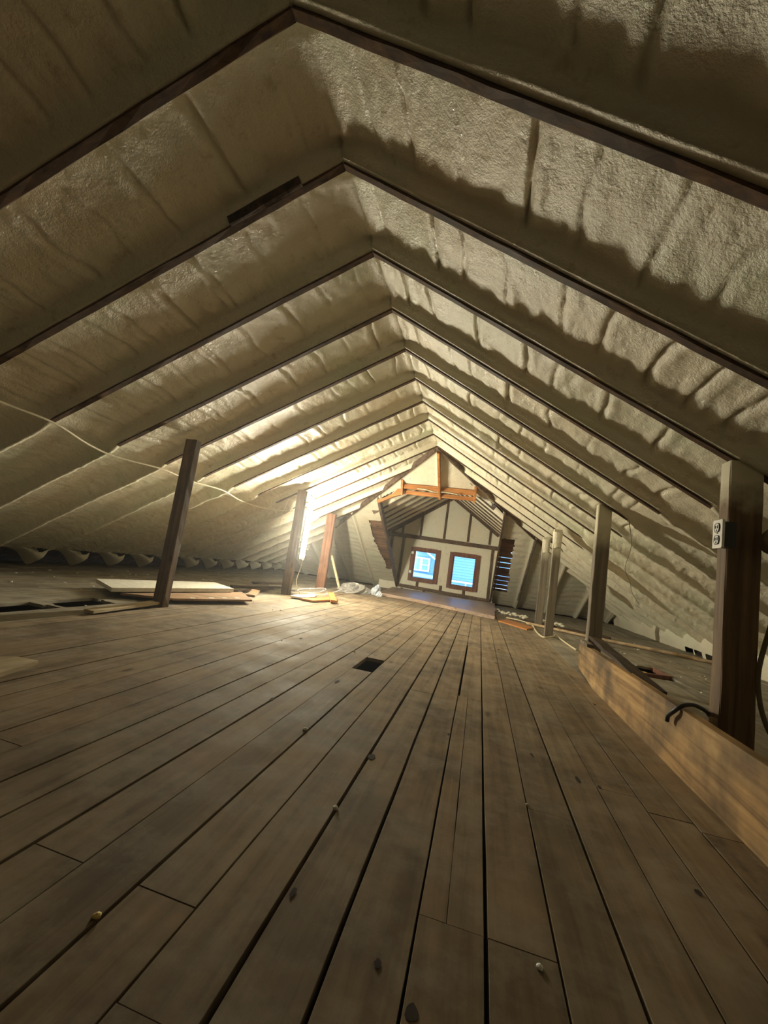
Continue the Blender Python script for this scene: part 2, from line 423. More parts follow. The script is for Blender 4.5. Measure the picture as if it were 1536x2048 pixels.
hip_boards(.66, 1.02, 9.0, 10.42, .3, 0, W_SHEATH, 'trim_2', .19)
hip_boards(1.02, 6, 7.5, 13.6, .5, 0, W_SHEATH, 'trim_2', .2)

# ------------------------------------------------------------------ dormer shell
DY = 12.4; DZ = 2.97; DK = .68
def dz(x): return DZ-DK*abs(x-RX)
def dormer_ceiling(side):
    xe = (XRC if side > 0 else XLC); tmax = abs(xe-RX)+.02
    T = np.arange(0, tmax, .03); ry = [8.3, 8.85, 9.4, 9.95, 10.5, 11.05, 11.6, 12.15]
    yy = np.unique(np.concatenate([np.arange(7.6, DY+.05, .03)]+[np.array([y-.035, y-.02, y, y+.02, y+.035]) for y in ry]))
    TT, YY = np.meshgrid(T, yy, indexing='ij')
    d = np.clip(np.min(np.abs(YY[..., None]-np.array(ry)), -1)-.022, 0, 1)
    off = depth_profile(d, .08, .11)+.02*fbm(TT*6, YY*6, 100+side, 3)*sstep(0, .05, d)
    z = DZ-DK*TT+off
    mask = z > zh(YY)-.0+0.14*(TT < 0)
    mask = (DZ-DK*TT) > zh(YY)+.06
    o = struct(grid_object('ceiling', RX+side*TT, YY, z, mask, FOAM_S))
    k = 0
    for y in ry[1:]:
        ts = min(tmax, (zh(0)*0+(KH*(y-YH)-.04)/DK))
        if ts < .5: continue
        m = MB(); a = Vector((RX+side*.01, y, DZ+.03)); b = Vector((RX+side*ts, y, DZ-DK*ts+.03))
        m.beam(a, b, .03, .10, (0, 0, 1), 6, .002)
        names = ['second', 'third', 'fourth', 'fifth', 'sixth', 'seventh', 'eighth']
        r = m.build('dormer_rafter', W_HIP, loc=(RX, y, DZ))
        tag(r, 'thin grey-brown dormer rafter on its %s slope, %s' % ('left' if side < 0 else 'right', ['nearest the opening', 'next behind the nearest', 'third from the opening', 'fourth from the opening', 'fifth from the opening', 'sixth from the opening', 'last before the window wall'][k]), 'rafter', 'dormer rafters'); k += 1
    # outer skin
    m = MB(); a = [(RX, 7.3, DZ+.2), (RX+side*(tmax+.05), 7.3, DZ-DK*(tmax+.05)+.2), (RX+side*(tmax+.05), DY+.2, DZ-DK*(tmax+.05)+.2), (RX, DY+.2, DZ+.2)]
    m.add(a+[(x, y, z+.03) for x, y, z in a], [(0, 1, 2, 3), (4, 7, 6, 5), (0, 4, 5, 1), (1, 5, 6, 2), (2, 6, 7, 3), (3, 7, 4, 0)])
    return None
# seal above: simple shell of the dormer roof
def dormer_shell():
    for side, xe in ((-1, XLC), (1, XRC)):
        m = MB(); x1 = xe+side*.03
        ys_ = YH+abs(x1-RX)*(KL if side < 0 else KR)/KH+.30
        a = [(RX, YH+.3, DZ+.22), (x1, ys_, dz(x1)+.22), (x1, DY+.2, dz(x1)+.22), (RX, DY+.2, DZ+.22)]
        m.add(a+[(x, y, z+.03) for x, y, z in a], [(0, 1, 2, 3), (4, 7, 6, 5), (0, 4, 5, 1), (1, 5, 6, 2), (2, 6, 7, 3), (3, 7, 4, 0)])
        struct(m.build('ceiling', W_SHEATH))
        m = MB(); m.prism([(9.66, zh(9.66)+.17), (DY+.2, zh(DY+.2)+.17), (DY+.2, dz(xe)+.24), (9.66, dz(xe)+.24)], 0, xe, xe+side*.03)
        struct(m.build('wall_left' if side < 0 else 'wall_right', FOAM_S))
dormer_ceiling(-1); dormer_ceiling(1); dormer_shell()

# gable wall with two window holes
W1 = (-2.06, -1.22, .34, 1.345); W2 = (-.90, -.06, .295, 1.35)
def gable_wall():
    xs = [XLC, W1[0], W1[1], W2[0], W2[1], XRC]; x0, x1 = XLC, XRC
    m = MB(); Yf, Yb = DY, DY+.14
    zb = -.3; zt = 1.65
    m.box(x0, W1[0], Yf, Yb, zb, zt); m.box(W1[1], W2[0], Yf, Yb, zb, zt); m.box(W2[1], x1, Yf, Yb, zb, zt)
    m.box(W1[0], W1[1], Yf, Yb, zb, W1[2]); m.box(W1[0], W1[1], Yf, Yb, W1[3], zt)
    m.box(W2[0], W2[1], Yf, Yb, zb, W2[2]); m.box(W2[0], W2[1], Yf, Yb, W2[3], zt)
    m.prism([(x0, zt), (x1, zt), (x1, dz(x1)+.22), (RX, DZ+.22), (x0, dz(x0)+.22)], 1, Yf, Yb)
    struct(m.build('wall_gable', FOAM_S))
gable_wall()
def timber(name, p0, p1, w, h, m, label, cat, group=None, up=(0, 0, 1), seg=8, jit=.002):
    mb = MB(); mb.beam(p0, p1, w, h, up, seg, jit); o = mb.build(name, m, loc=tuple(p0)); return tag(o, label, cat, group)
yw = DY-.02
timber('wall_beam', (XLC+.02, yw, 1.66), (XRC-.01, yw, 1.615), .07, .115, W_HIP, 'dark horizontal beam crossing the dormer wall above both windows', 'beam', seg=14)
timber('sill_beam', (-2.36, yw, .155), (.34, yw, .105), .07, .095, W_HIP, 'dark red-brown horizontal beam below both dormer windows', 'beam', seg=14)
for x, lab in ((-2.42, 'short leftmost stud in the gable above the dormer beam'), (-1.87, 'second stud from left in the gable above the beam'), (-1.16, 'tall middle gable stud, standing over the gap between the windows'), (-.46, 'tall gable stud above the right dormer window'), (.16, 'reddish rightmost stud in the gable above the beam')):
    timber('gable_stud', (x, yw, 1.70), (x, yw, dz(x)+.04), .055, .06, W_HIP, lab, 'stud', 'gable studs', up=(0, 1, 0))
for (x, z0, z1, lab) in ((-2.36, .2, 1.6, 'slim grey stud left of the left dormer window, rising from the beam end'), (-2.72, .3, 1.6, 'slim stud in the far left corner of the dormer, half hidden'), (.28, .13, 1.57, 'slim grey stud right of the right dormer window')):
    timber('wall_stud', (x, yw, z0), (x, yw, z1), .07, .05, W_HIP, lab, 'stud', 'wall studs', up=(0, 1, 0))
for x, z0, z1, lab in ((-1.78, .2, .33, 'tiny block under the left dormer window'), (-1.08, .18, .32, 'tiny block under the pier between the windows'), (-.41, .16, .30, 'tiny block under the right dormer window')):
    timber('cripple_stud', (x, yw, z0), (x, yw, z1), .07, .05, W_HIP, lab, 'stud', 'cripple studs', up=(0, 1, 0), seg=2)
for x, lab in ((-2.22, 'leftmost'), (-1.55, 'second from left'), (-.78, 'third from left'), (.05, 'rightmost')):
    timber('floor_block', (x, yw, -.05), (x, yw, .09), .07, .05, W_HIP, 'tiny dark block between sill beam and deck, %s of four' % lab, 'block', 'blocks under the sill beam', up=(0, 1, 0), seg=2)
for s, lab in ((-1, 'left'), (1, 'right')):
    x0 = RX+s*.02; x1 = (XLC+.02 if s < 0 else XRC-.02)
    timber('gable_rafter', (x0, yw, DZ-.02), (x1, yw, dz(x1)-.02), .06, .10, W_HIP, 'dark %s sloping rafter against the dormer window wall' % lab, 'rafter', 'gable wall rafters')
for (wn, W) in (('window_1', W1), ('window_2', W2)):
    x0, x1, z0, z1 = W; e = bpy.data.objects.new(wn, None); C.objects.link(e); e.location = ((x0+x1)/2, DY, z0); struct(e)
    m = MB(); f = .085; ya, yb = DY-.05, DY+.05
    m.box(x0-.02, x0+f, ya, yb, z0, z1); m.box(x1-f, x1+.02, ya, yb, z0, z1); m.box(x0+f, x1-f, ya, yb, z0-.01, z0+f); m.box(x0+f, x1-f, ya, yb, z1-f, z1+.01)
    part(m, 'window_frame', REDF, e)
    m = MB(); g = f; t = .035; ya, yb = DY-.01, DY+.03
    m.box(x0+g, x0+g+t, ya, yb, z0+g, z1-g); m.box(x1-g-t, x1-g, ya, yb, z0+g, z1-g); m.box(x0+g+t, x1-g-t, ya, yb, z0+g, z0+g+t); m.box(x0+g+t, x1-g-t, ya, yb, z1-g-t, z1-g)
    part(m, 'sash', REDF, e)
    m = MB(); m.box(x0+g+t, x1-g-t, DY+.008, DY+.012, z0+g+t, z1-g-t); part(m, 'pane', GLASS, e)
    if wn == 'window_1':
        for z in (.60, 1.17):
            m = MB(); m.box(x0-.0, x0+.055, DY-.075, DY-.05, z-.035, z+.035); m.tube([(x0+.055, DY-.07, z-.04), (x0+.055, DY-.07, z+.04)], .012, 8, 1); part(m, 'hinge', WHITEP, e, label='bright metal hinge')

# ------------------------------------------------------------------ neighbouring house seen through the windows
def house():
    h = empty('neighbouring_house', (-1, 20, -2), 'blue sided house with white trim seen outside through both dormer windows', 'house')
    m = MB(); m.box(-8, 8, 20, 20.4, -3, 6); part(m, 'siding', SIDING, h)
    m = MB()
    for i in range(40):
        z = -.9+i*.13; m.prism([(19.975, z), (20.0, z+.125), (20.0, z)], 0, -8, 8)
    part(m, 'clapboards', SIDING, h)
    x0, x1, z0, z1 = -3.72, -2.38, .57, 1.23
    f = part((lambda q: (q.box(x0, x1, 19.90, 19.97, z0, z0+.07), q.box(x0, x1, 19.90, 19.97, z1-.07, z1), q.box(x0, x0+.08, 19.9, 19.97, z0+.07, z1-.07), q.box(x1-.08, x1, 19.9, 19.97, z0+.07, z1-.07), q.box(-2.86, -2.74, 19.89, 19.97, z0+.07, z1-.07), q.box(-2.74, x1-.08, 19.9, 19.97, .86, .9), q)[-1])(MB()), 'window', TRIMW, h, label='white double window')
    m = MB(); m.box(x0+.08, x1-.08, 19.955, 19.965, z0+.07, z1-.07); l = part(m, 'pane', plain('pale_window_glass', (.30, .52, .72), .2), f)
    m = MB(); m.prism([(-2.75, 1.58), (-2.62, 1.58), (-1.7, .98), (-1.7, .90)], 1, 19.7, 19.96); part(m, 'rake_board', TRIMW, h)
    m = MB(); m.prism([(-3.3, 1.45), (-3.25, 1.45), (-3.0, 1.62), (-3.05, 1.66)], 1, 19.7, 19.96); part(m, 'rake_board', TRIMW, h)
    m = MB(); m.box(-2.12, -2.07, 19.85, 19.97, .3, 1.12); part(m, 'corner_board', TRIMW, h)
    m = MB(); m.prism([(-4, .30), (-1.4, .30), (-1.4, .42), (-4, .50)], 1, 19.6, 19.96); part(m, 'porch_roof', SIDING2, h)
    m = MB(); m.box(-1.6, 1.2, 19.8, 19.97, .30, .38); part(m, 'fascia', TRIMW, h)
    m = MB(); m.box(-.62, -.56, 19.8, 19.97, -.1, .30); part(m, 'corner_board', TRIMW, h)
house()

# ------------------------------------------------------------------ floor
ZT = 0.0
def board_strip(mb, x0, x1, cuts, holes, z0=-.028, lift=0, jitter=.0):
    """one row of floorboards as separate islands between the cuts, leaving the holes out"""
    for (a, b) in zip(cuts[:-1], cuts[1:]):
        segs = [(a+.0015, b-.0015)]
        for (ha, hb) in holes:
            n = []
            for (p, q) in segs:
                if hb <= p or ha >= q: n.append((p, q))
                else:
                    if ha > p: n.append((p, ha))
                    if hb < q: n.append((hb, q))
            segs = n
        for (p, q) in segs:
            k = max(1, int((q-p)/.25)); e = .0011
            vs = []; fs = []; dz_ = random.uniform(-.0012, .0012)
            for i in range(k+1):
                y = p+(q-p)*i/k; j0 = random.uniform(-e, e); j1 = random.uniform(-e, e); c = .001
                vs += [(x0+j0, y, z0), (x0+j0, y, dz_-c), (x0+j0+c, y, dz_), (x1+j1-c, y, dz_), (x1+j1, y, dz_-c), (x1+j1, y, z0)]
            for i in range(k):
                for j in range(5): fs.append((i*6+j, i*6+j+1, i*6+7+j, i*6+6+j))
            fs.append((5, 4, 3, 2, 1, 0)); fs.append(tuple(k*6+j for j in range(6)))
            mb.add(vs, fs)
def floor():
    rs = random.Random(3); mb = MB()
    edges = [-3.08+i*.1545 for i in range(0, 40)]
    base = -.05
    edges = [base+i*.1545 for i in range(-20, 8)]
    # half gap widths at particular board lines, as in the photograph
    gap = {}
    for i, e in enumerate(edges): gap[i] = rs.choice([.0012, .0018, .003])
    def gi(x): return min(range(len(edges)), key=lambda i: abs(edges[i]-x))
    for x, g in ((-.36, .0065), (-.205, .0055), (-.05, .003), (.10, .0045), (.255, .0025), (.41, .0048), (-.515, .002), (-.67, .0042), (-.98, .0055), (-1.29, .004), (.565, .002), (.72, .0025)): gap[gi(x)] = g
    for i in range(len(edges)-1):
        x0, x1 = edges[i]+gap[i], edges[i+1]-gap[i+1]; xm = (x0+x1)/2
        cuts = [-1.6]; y = -1.6+rs.uniform(.5, 2.5)
        if -.05 < xm < .25: cuts = [-1.6, 1.085, 2.9 if xm < .1 else 4.2]; y = cuts[-1]+rs.uniform(1.2, 3)
        elif -.36 < xm < -.2: cuts = [-1.6, .2, 2.80]; y = 5
        elif -.21 < xm < -.05: cuts = [-1.6, 2.88]; y = 5.6
        elif -.83 < xm < -.67: cuts = [-1.6, 3.0]; y = 5.8
        while y < 9.0: cuts.append(y); y += rs.uniform(1.6, 3.6)
        cuts.append(9.6)
        holes = []
        if -.83 < xm < -.67: holes = [(3.0, 3.42)]
        if -.06 < xm-.0 < .10: pass
        # the strip split lengthways next to the centre line near the camera
        if -.05 < xm < .10:
            board_strip(mb, x0, xm-.012, [1.085, 2.9], holes); board_strip(mb, xm-.010, x1, [1.085, 2.9], holes)
            cuts = [c for c in cuts if c <= 1.086] ; board_strip(mb, x0, x1, cuts, holes); board_strip(mb, x0+.010, x1, [2.9, 4.9], []); board_strip(mb, x0, x1, [4.9, 7, 9.6], [])
            continue
        board_strip(mb, x0, x1, cuts, holes)
    struct(mb.build('floor', W_FLOOR))
    # outer zones: dusty boards with missing pieces
    mb = MB(); rs = random.Random(8)
    x = edges[0]
    holesL = [(-3.80, -3.52, 1.4, 2.92), (-3.78, -3.50, 3.0, 3.50), (-3.32, -3.14, 2.97, 3.62), (-3.95, -3.55, 6.4, 6.9), (-3.6, -3.3, 7.2, 7.6)]
    xs = sorted(set([round(edges[0]-.16*i, 3) for i in range(0, 24)]))
    for a, b in zip(xs[:-1], xs[1:]):
        hs = [(h[2]+rs.uniform(-.03, .03), h[3]+rs.uniform(-.03, .03)) for h in holesL if h[0] < (a+b)/2 < h[1]]
        cuts = [-1.6]; y = rs.uniform(-1, 1)
        while y < 12: cuts.append(y); y += rs.uniform(1.5, 3.5)
        cuts.append(12.6); board_strip(mb, a+.0012, b-.0012, cuts, hs)
    x = edges[-1]; xs = [round(x+.16*i, 3) for i in range(0, 22)]
    holesR = [(1.66, 2.12, 5.05, 5.75)]
    for a, b in zip(xs[:-1], xs[1:]):
        hs = [(h[2]+rs.uniform(-.02, .02), h[3]+rs.uniform(-.02, .02)) for h in holesR if h[0] < (a+b)/2 < h[1]]
        cuts = [-1.6]; y = rs.uniform(-1, 1)
        while y < 12: cuts.append(y); y += rs.uniform(1.5, 3.5)
        cuts.append(12.6); board_strip(mb, a+.0008, b-.0008, cuts, hs)
    # strip at the far end between the main boards and the dormer wall
    for i in range(20): board_strip(mb, edges[0]+i*.213, edges[0]+(i+1)*.213-.002, [9.6, 11.3, 12.6], [])
    struct(mb.build('floor', GREYFLOOR))
    m = MB(); m.box(-7.2, 5.6, -2.6, 13.9, -.36, -.24); struct(m.build('floor', DARK))
    # joists under the holes
    for y in (2.4, 2.96, 3.55, 5.0, 5.8):
        pass
floor()
m = MB(); m.box(-8, 6.5, -2.62, -2.55, -.4, 3.4); struct(m.build('wall_back', DARK))  # unseen wall behind the camera, coloured dark to cut bounced light
# raised deck board in front of the dormer wall
m = MB(); m.slab([(-2.20, 9.35), (-1.4, 9.25), (-.8, 8.95), (-.3, 8.65), (.36, 8.30), (.42, 10.2), (.5, 12.38), (-2.5, 12.38)], .005, .07)
struct(m.build('trim_3', wood_mat('dusty_pink_deck_board', (.25, .16, .11), (.36, .25, .18), (.42, .32, .25), .45, 0, .25)))

# eaves: left row of foam lumps with dark pockets, right low lip with three vents
def eave_left():
    m = MB()
    for i in range(-4, 16):
        y0 = RY[i]
        for s in range(1):
            pass
    ys = np.arange(-2.5, 12.4, .04); a = np.linspace(0, 1, 12)
    YY, AA = np.meshgrid(ys, a, indexing='ij')
    ph = ((YY-Y1)/SP) % 1.0; lump = np.exp(-((ph-.02)/.20)**2)+np.exp(-((ph-1.02)/.20)**2)
    r = .10+.09*lump+.05*fbm(YY*3, YY*0+2, 200, 3)
    cx, cz = -5.98, .26
    x = cx-.28+r*np.sin(AA*math.pi*.95)*1.5+.03*fbm(YY*6, AA*5, 203, 3); z = cz+.08-AA*(.10+.22*lump)+.03*fbm(YY*7, AA*6, 207, 3)
    struct(grid_object('trim_4', x, YY, z, np.ones_like(x, bool), FOAM_S))
eave_left()
def eave_right():
    ys = np.arange(-2.5, 12.5, .04); a = np.linspace(0, 1, 12); YY, AA = np.meshgrid(ys, a, indexing='ij')
    x = 3.62+.03*fbm(YY*2, AA*2, 210, 3)-.03*np.sin(AA*3.1); z = -.01+AA*.36
    x = x+.06*(vnoise(YY*2.2, AA*0, 220)-.5)
    hole = np.zeros_like(x, bool)
    for (p, q) in ((7.45, 7.75), (7.93, 8.16), (8.26, 8.50)): hole |= (YY > p) & (YY < q) & (AA > .02) & (AA < .26)
    struct(grid_object('trim_5', x, YY, z, ~hole, FOAM_S))
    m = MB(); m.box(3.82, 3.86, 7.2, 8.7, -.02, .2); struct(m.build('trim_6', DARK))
eave_right()

# ------------------------------------------------------------------ rafters
ORD = ['nearest the camera, at the very top', 'second from the camera', 'third from the camera', 'fourth from the camera', 'fifth from the camera', 'sixth from the camera', 'seventh from the camera', 'eighth from the camera', 'ninth from the camera', 'tenth and last of the full-height ones']
def rafters():
    for side, k, nm in ((-1, KL, 'left'), (1, KR, 'right')):
        for i in range(-4, 15):
            y = RY[i]; t0 = 0.0
            if y > YH: t0 = (y-YH)*KH/k
            t1 = RZ/k-.15
            if t0 > t1-.4: continue
            d = Vector((side, 0, -k)).normalized(); nrm = Vector((side*k, 0, 1)).normalized()
            h = .17; a = Vector((RX+side*t0, y, RZ-k*t0))+nrm*h/2; b = Vector((RX+side*t1, y, RZ-k*t1))+nrm*h/2
            e = MB(); e.beam(a, b, WR, h, nrm, 40, .0022, .06)
            if 0 <= i <= 9: lab = 'dark brown roof rafter on the %s slope, %s' % (nm, ORD[i])
            elif i < 0: lab = 'dark brown roof rafter on the %s slope, overhead behind the camera' % nm
            else: lab = 'short %s roof rafter running up to the hip, %s' % (nm, ['first', 'second', 'third', 'fourth', 'fifth'][i-10]+' beyond the last full rafter')
            o = e.build('roof_rafter', W_RAFT, loc=(RX, y, RZ)); tag(o, lab, 'rafter', 'rafters on the %s slope' % nm)
            if side < 0 and i == 1:
                m = MB(); ta, tb = .24, .66; z0 = lambda t: RZ-k*t+.03
                m.beam((RX-ta, y-WR/2-.012, z0(ta)), (RX-tb, y-WR/2-.012, z0(tb)), .026, .06, nrm, 4, .002); part(m, 'cleat', W_SCRAP, o)
rafters()
# hip timbers
def hip_timbers():
    for s, k, x1, nm in ((-1, KL, -3.75, 'left'), (1, KR, 1.45, 'right')):
        t = abs(x1-RX); y1 = YH+t*k/KH
        timber('hip_rafter', (RX, YH, RZ+.045), (x1, y1, RZ-k*t+.045), .04, .12, W_HIP, 'dark diagonal hip rafter descending %s from the ridge end' % nm, 'rafter', 'hip rafters', seg=16, jit=.004)
    for x, y0, y1, w, nm in ((-2.385, 8.86, 12.42, .06, 'left'), (.36, 8.86, 12.44, .035, 'right')):
        timber('trimmer_rafter', (x, y0, zh(y0)+.03), (x, y1, zh(y1)+.03), w, .15, W_HIP, 'dark timber framing the %s side of the dormer opening' % nm, 'rafter', 'trimmers of the dormer opening', seg=16, jit=.003)
    timber('king_rafter', (-1.0, YH+.05, zh(YH+.05)+.0), (-1.0, 8.62, zh(8.62)-.0), .05, .12, W_ORANGE, 'orange-brown board dropping from the ridge end to the header', 'rafter', seg=6)
    for x, nm in ((-3.15, 'left of the dormer opening'), (1.1, 'right of the dormer opening')):
        y0 = YH+abs(x-RX)*(KL if x < RX else KR)/KH
        timber('jack_rafter', (x, y0, zh(y0)+.075), (x, 12.2, zh(12.2)+.075), .05, .15, (FOAM_S if x < RX else W_GREY), 'foam-edged rafter in the sloping end wall, %s' % nm, 'rafter', 'jack rafters of the end slope', seg=16, jit=.004)
    # orange header: two stacked boards with a gap, plus side blocks
    h = empty('dormer_header', (-1.03, 8.45, 2.3), 'bright orange doubled board header over the dormer opening, partly foamed', 'header')
    for z0, z1, n in ((2.27, 2.355, 'lower_board'), (2.365, 2.47, 'upper_board')):
        m = MB(); yb_ = 8.56 if n[0] == 'l' else 8.44; m.beam((-1.76, yb_, (z0+z1)/2), (-.31, yb_, (z0+z1)/2), .04, z1-z0, (0, 0, 1), 10, .003); part(m, n, W_ORANGE, h)
    for x in (-1.80, -.28):
        m = MB(); m.beam((x, 8.52, 2.25), (x, 8.38, 2.56), .05, .11, (0, 1, 0), 3, .003); part(m, 'end_block', W_ORANGE, h)
    m = MB(); m.prism([(-2.34, 2.10), (-2.2, 2.16), (-2.02, 2.27), (-1.90, 2.42), (-1.83, 2.46), (-1.83, 2.27), (-2.0, 2.20), (-2.2, 2.09), (-2.34, 2.02)], 1, 8.62, 8.70); part(m, 'corner_brace', W_ORANGE, h)
    c = MB(); c.tube([(-1.47, 8.405, 2.385), (-1.3, 8.405, 2.385), (-1.1, 8.405, 2.35), (-.9, 8.405, 2.37), (-.6, 8.405, 2.345)], .012, 6, 4); tag(c.build('white_cable', CABLEW, smooth=True, loc=(-1.47, 8.405, 2.385)), 'short white cable stub stapled across the orange header', 'cable')
hip_timbers()

# ------------------------------------------------------------------ posts
def post(x, y, z1, wx, wy, m, label, lean=(0, 0), name='wooden_post'):
    e = empty(name, (x, y, 0), label, 'post', 'posts under the rafters')
    mb = MB(); mb.beam((x, y, 0), (x+lean[0], y+lean[1], z1), wx, wy, (0, 1, 0), 14, .0022, .06); part(mb, 'shaft', m, e)
    return e
p1 = post(-3.17, RY[4]-.18, 1.79, .135, .09, W_POST, 'dark brown post standing alone on the left, beside the white board pile')
p2 = post(-3.15, 6.58, 1.80, .15, .09, W_POST, 'dark post carrying the lit tube lamp')
p3 = post(-3.33, 8.6, 1.66, .20, .10, wood_mat('reddish_post_wood', (.08, .032, .015), (.16, .07, .035), (.24, .115, .06), .8, 2, .4), 'reddish-brown post beyond the tube lamp, with a diagonal brace')
mb = MB(); mb.beam((-3.24, 8.75, .75), (-2.97, 8.9, .0), .05, .05, (0, 1, 0), 4, .002); part(mb, 'brace', W_LIGHT, p3, label='thin pale diagonal brace')
r1 = post(1.34, 2.62, 1.62, .16, .10, W_POSTF, 'thick dark brown post in the right foreground carrying the outlet')
r2 = post(1.175, 4.66, 1.70, .13, .10, W_GREYF, 'grey-brown post behind the far end of the long plank')
r3 = post(1.14, 7.1, 1.70, .12, .09, W_GREYF, 'grey post in front of the far right row, its top foamed')
r4 = post(1.17, 8.5, 1.70, .13, .09, W_GREYF, 'grey post furthest back in the right row')
for (px, py, pz, e, s) in ((1.14, 7.1, 1.62, r3, 1), (1.17, 8.5, 1.62, r4, 1)):
    # collar of overspray where the post meets the rafter
    mb = MB(); n = 14; rings = []
    for j in range(7):
        t = j/6; w_ = .056+.012*t; z = pz-.26*(1-t)+.04
        for i in range(n):
            a = 2*math.pi*i/n; rr = w_*(1+.03*random.uniform(-1, 1)); c_, s_ = math.cos(a), math.sin(a); q = max(abs(c_), abs(s_)); 
            mb.v.append((px+c_/q**.6*rr*(1.35 if abs(px) < 3 and e is r1 else 1.1), py+s_/q**.6*rr, z+random.uniform(-.01, .01)))
    for j in range(6):
        for i in range(n): mb.f.append((j*n+i, j*n+(i+1) % n, (j+1)*n+(i+1) % n, (j+1)*n+i))
    part(mb, 'foam_collar', FOAM_S, e, True, 'cream foam overspray')

# outlet box on the first right post
def outlet():
    o = empty('electrical_outlet', (1.21, 2.50, 1.12), 'white duplex outlet on a black box on the right foreground post', 'outlet')
    m = MB(); m.box(1.205, 1.264, 2.496, 2.59, 1.130, 1.262); part(m, 'box', BLACKP, o)
    y0, y1, z0, z1 = 2.486, 2.576, 1.120, 1.272
    m = MB(); m.prism([(y0+.006, z0), (y1-.006, z0), (y1, z0+.006), (y1, z1-.006), (y1-.006, z1), (y0+.006, z1), (y0, z1-.006), (y0, z0+.006)], 0, 1.194, 1.206)
    c = part(m, 'cover_plate', WHITEP, o)
    ym = (y0+y1)/2
    for zc in (1.164, 1.229):
        m = MB(); m.prism([(ym+.021*math.cos(a), zc+max(-.020, min(.020, .026*math.sin(a)))) for a in [2*math.pi*i/20 for i in range(20)]], 0, 1.190, 1.194)
        r = part(m, 'receptacle', WHITEP, o)
        m = MB(); m.tube([(1.1905, ym+.023*math.cos(a), zc+max(-.022, min(.022, .028*math.sin(a)))) for a in [2*math.pi*i/20 for i in range(21)]], .0022, 5, 1)
        m.box(1.187, 1.191, ym-.012, ym-.008, zc-.004, zc+.012); m.box(1.187, 1.191, ym+.008, ym+.012, zc-.004, zc+.012); m.tube([(1.187, ym, zc-.013), (1.191, ym, zc-.013)], .004, 6, 1)
        part(m, 'slots', BLACKP, r)
    m = MB(); m.tube([(1.190, ym, 1.20), (1.194, ym, 1.20)], .004, 8, 1); part(m, 'screw', plain('screw_metal', (.4, .4, .4), .3, 1), o)
outlet()
# coil of cable and round block hanging at the right of the post
def coil():
    m = MB(); pts = []
    cx, cy, cz = 1.455, 2.56, 1.20
    for i in range(90):
        a = i/90*2*math.pi*5; r = .060+.014*math.sin(i*.7); pts.append((cx+math.cos(a)*r, cy-.03-.01*(i/18), cz+math.sin(a)*r*1.1))
    m.tube(pts, .013, 8, 2); o = m.build('cable_coil', HOSE, smooth=True, loc=(cx, cy, cz)); tag(o, 'olive-brown cable coil hanging beside the right foreground post', 'cable')
    m = MB(); m.tube([(1.47, 2.55, 1.12), (1.50, 2.56, .95), (1.46, 2.56, .75), (1.415, 2.55, .55), (1.41, 2.54, .42), (1.425, 2.5, .28), (1.50, 2.45, .12), (1.62, 2.42, .02)], .011, 8, 6)
    tag(m.build('hanging_cable', HOSE, smooth=True, loc=(1.47, 2.55, 0)), 'brown cable dangling to the floor right of the foreground post', 'cable')
coil()

# ------------------------------------------------------------------ tube lamp
def lamp():
    e = empty('tube_lamp', (-2.93, 6.5, .6), 'glowing white tube lamp fixed upright to the left post', 'lamp')
    m = MB(); m.box(-3.012, -2.992, 6.545, 6.665, .62, 1.75); m.box(-3.08, -3.01, 6.58, 6.61, .9, .93); m.box(-3.08, -3.01, 6.58, 6.61, 1.5, 1.53); part(m, 'housing', plain('grey_lamp_housing', (.25, .25, .24), .5), e)
    m = MB(); m.tube([(-2.958, 6.605, .66), (-2.95, 6.605, 1.71)], .022, 16, 1); part(m, 'tube', TUBE, e, True)
    for z in (.64, 1.72):
        m = MB(); m.tube([(-2.958, 6.605, z-.02), (-2.958, 6.605, z+.02)], .026, 12, 1); m.box(-3.0, -2.958, 6.595, 6.615, z-.012, z+.012); part(m, 'end_cap', WHITEP, e)
    m = MB(); m.tube([(-2.95, 6.605, .62), (-2.97, 6.605, .45), (-2.95, 6.49, .25), (-2.87, 6.5, .08), (-2.84, 6.52, .02)], .006, 6, 6); part(m, 'cord', CABLEW, e, True)
lamp()
m = MB(); m.tube([(-3.30, 6.4, 1.62), (-3.37, 6.4, 1.3), (-3.42, 6.42, 1.0), (-3.36, 6.45, .72), (-3.30, 6.5, .5)], .004, 6, 6)
tag(m.build('hanging_cable', CABLEW, smooth=True, loc=(-3.30, 6.4, 1.62)), 'thin pale cord hanging loosely left of the lamp post', 'cable')

# ------------------------------------------------------------------ cables on the roof
m = MB(); pts = [(-3.45, .6), (-3.50, 1.4), (-3.53, 2.15), (-3.55, 2.57), (-3.66, 3.0), (-3.70, 3.35), (-3.66, 3.9), (-3.70, 4.5), (-3.68, 5.1), (-3.77, 5.71), (-3.79, 6.3), (-3.74, 6.8), (-3.6, 7.4)]
m.tube([(x, y, zl(x)-.045) for x, y in pts], .010, 8, 6)
tag(m.build('roof_cable', CABLEW, smooth=True, loc=(-3.5, 2, 1.6)), 'cream electrical cable strung along the lower left rafters', 'cable')
m = MB(); pts = [(1.34, 4.42), (1.62, 5.2), (1.94, 6.41), (2.2, 7.0), (2.46, 7.68), (2.75, 8.2)]
m.tube([(x, y, zr(x)-.05) for x, y in pts], .004, 6, 6)
tag(m.build('thin_wire', plain('grey_wire', (.22, .2, .14), .6), smooth=True, loc=(1.34, 4.4, 1.6)), 'thin dark wire hanging against the foamed right slope', 'wire')

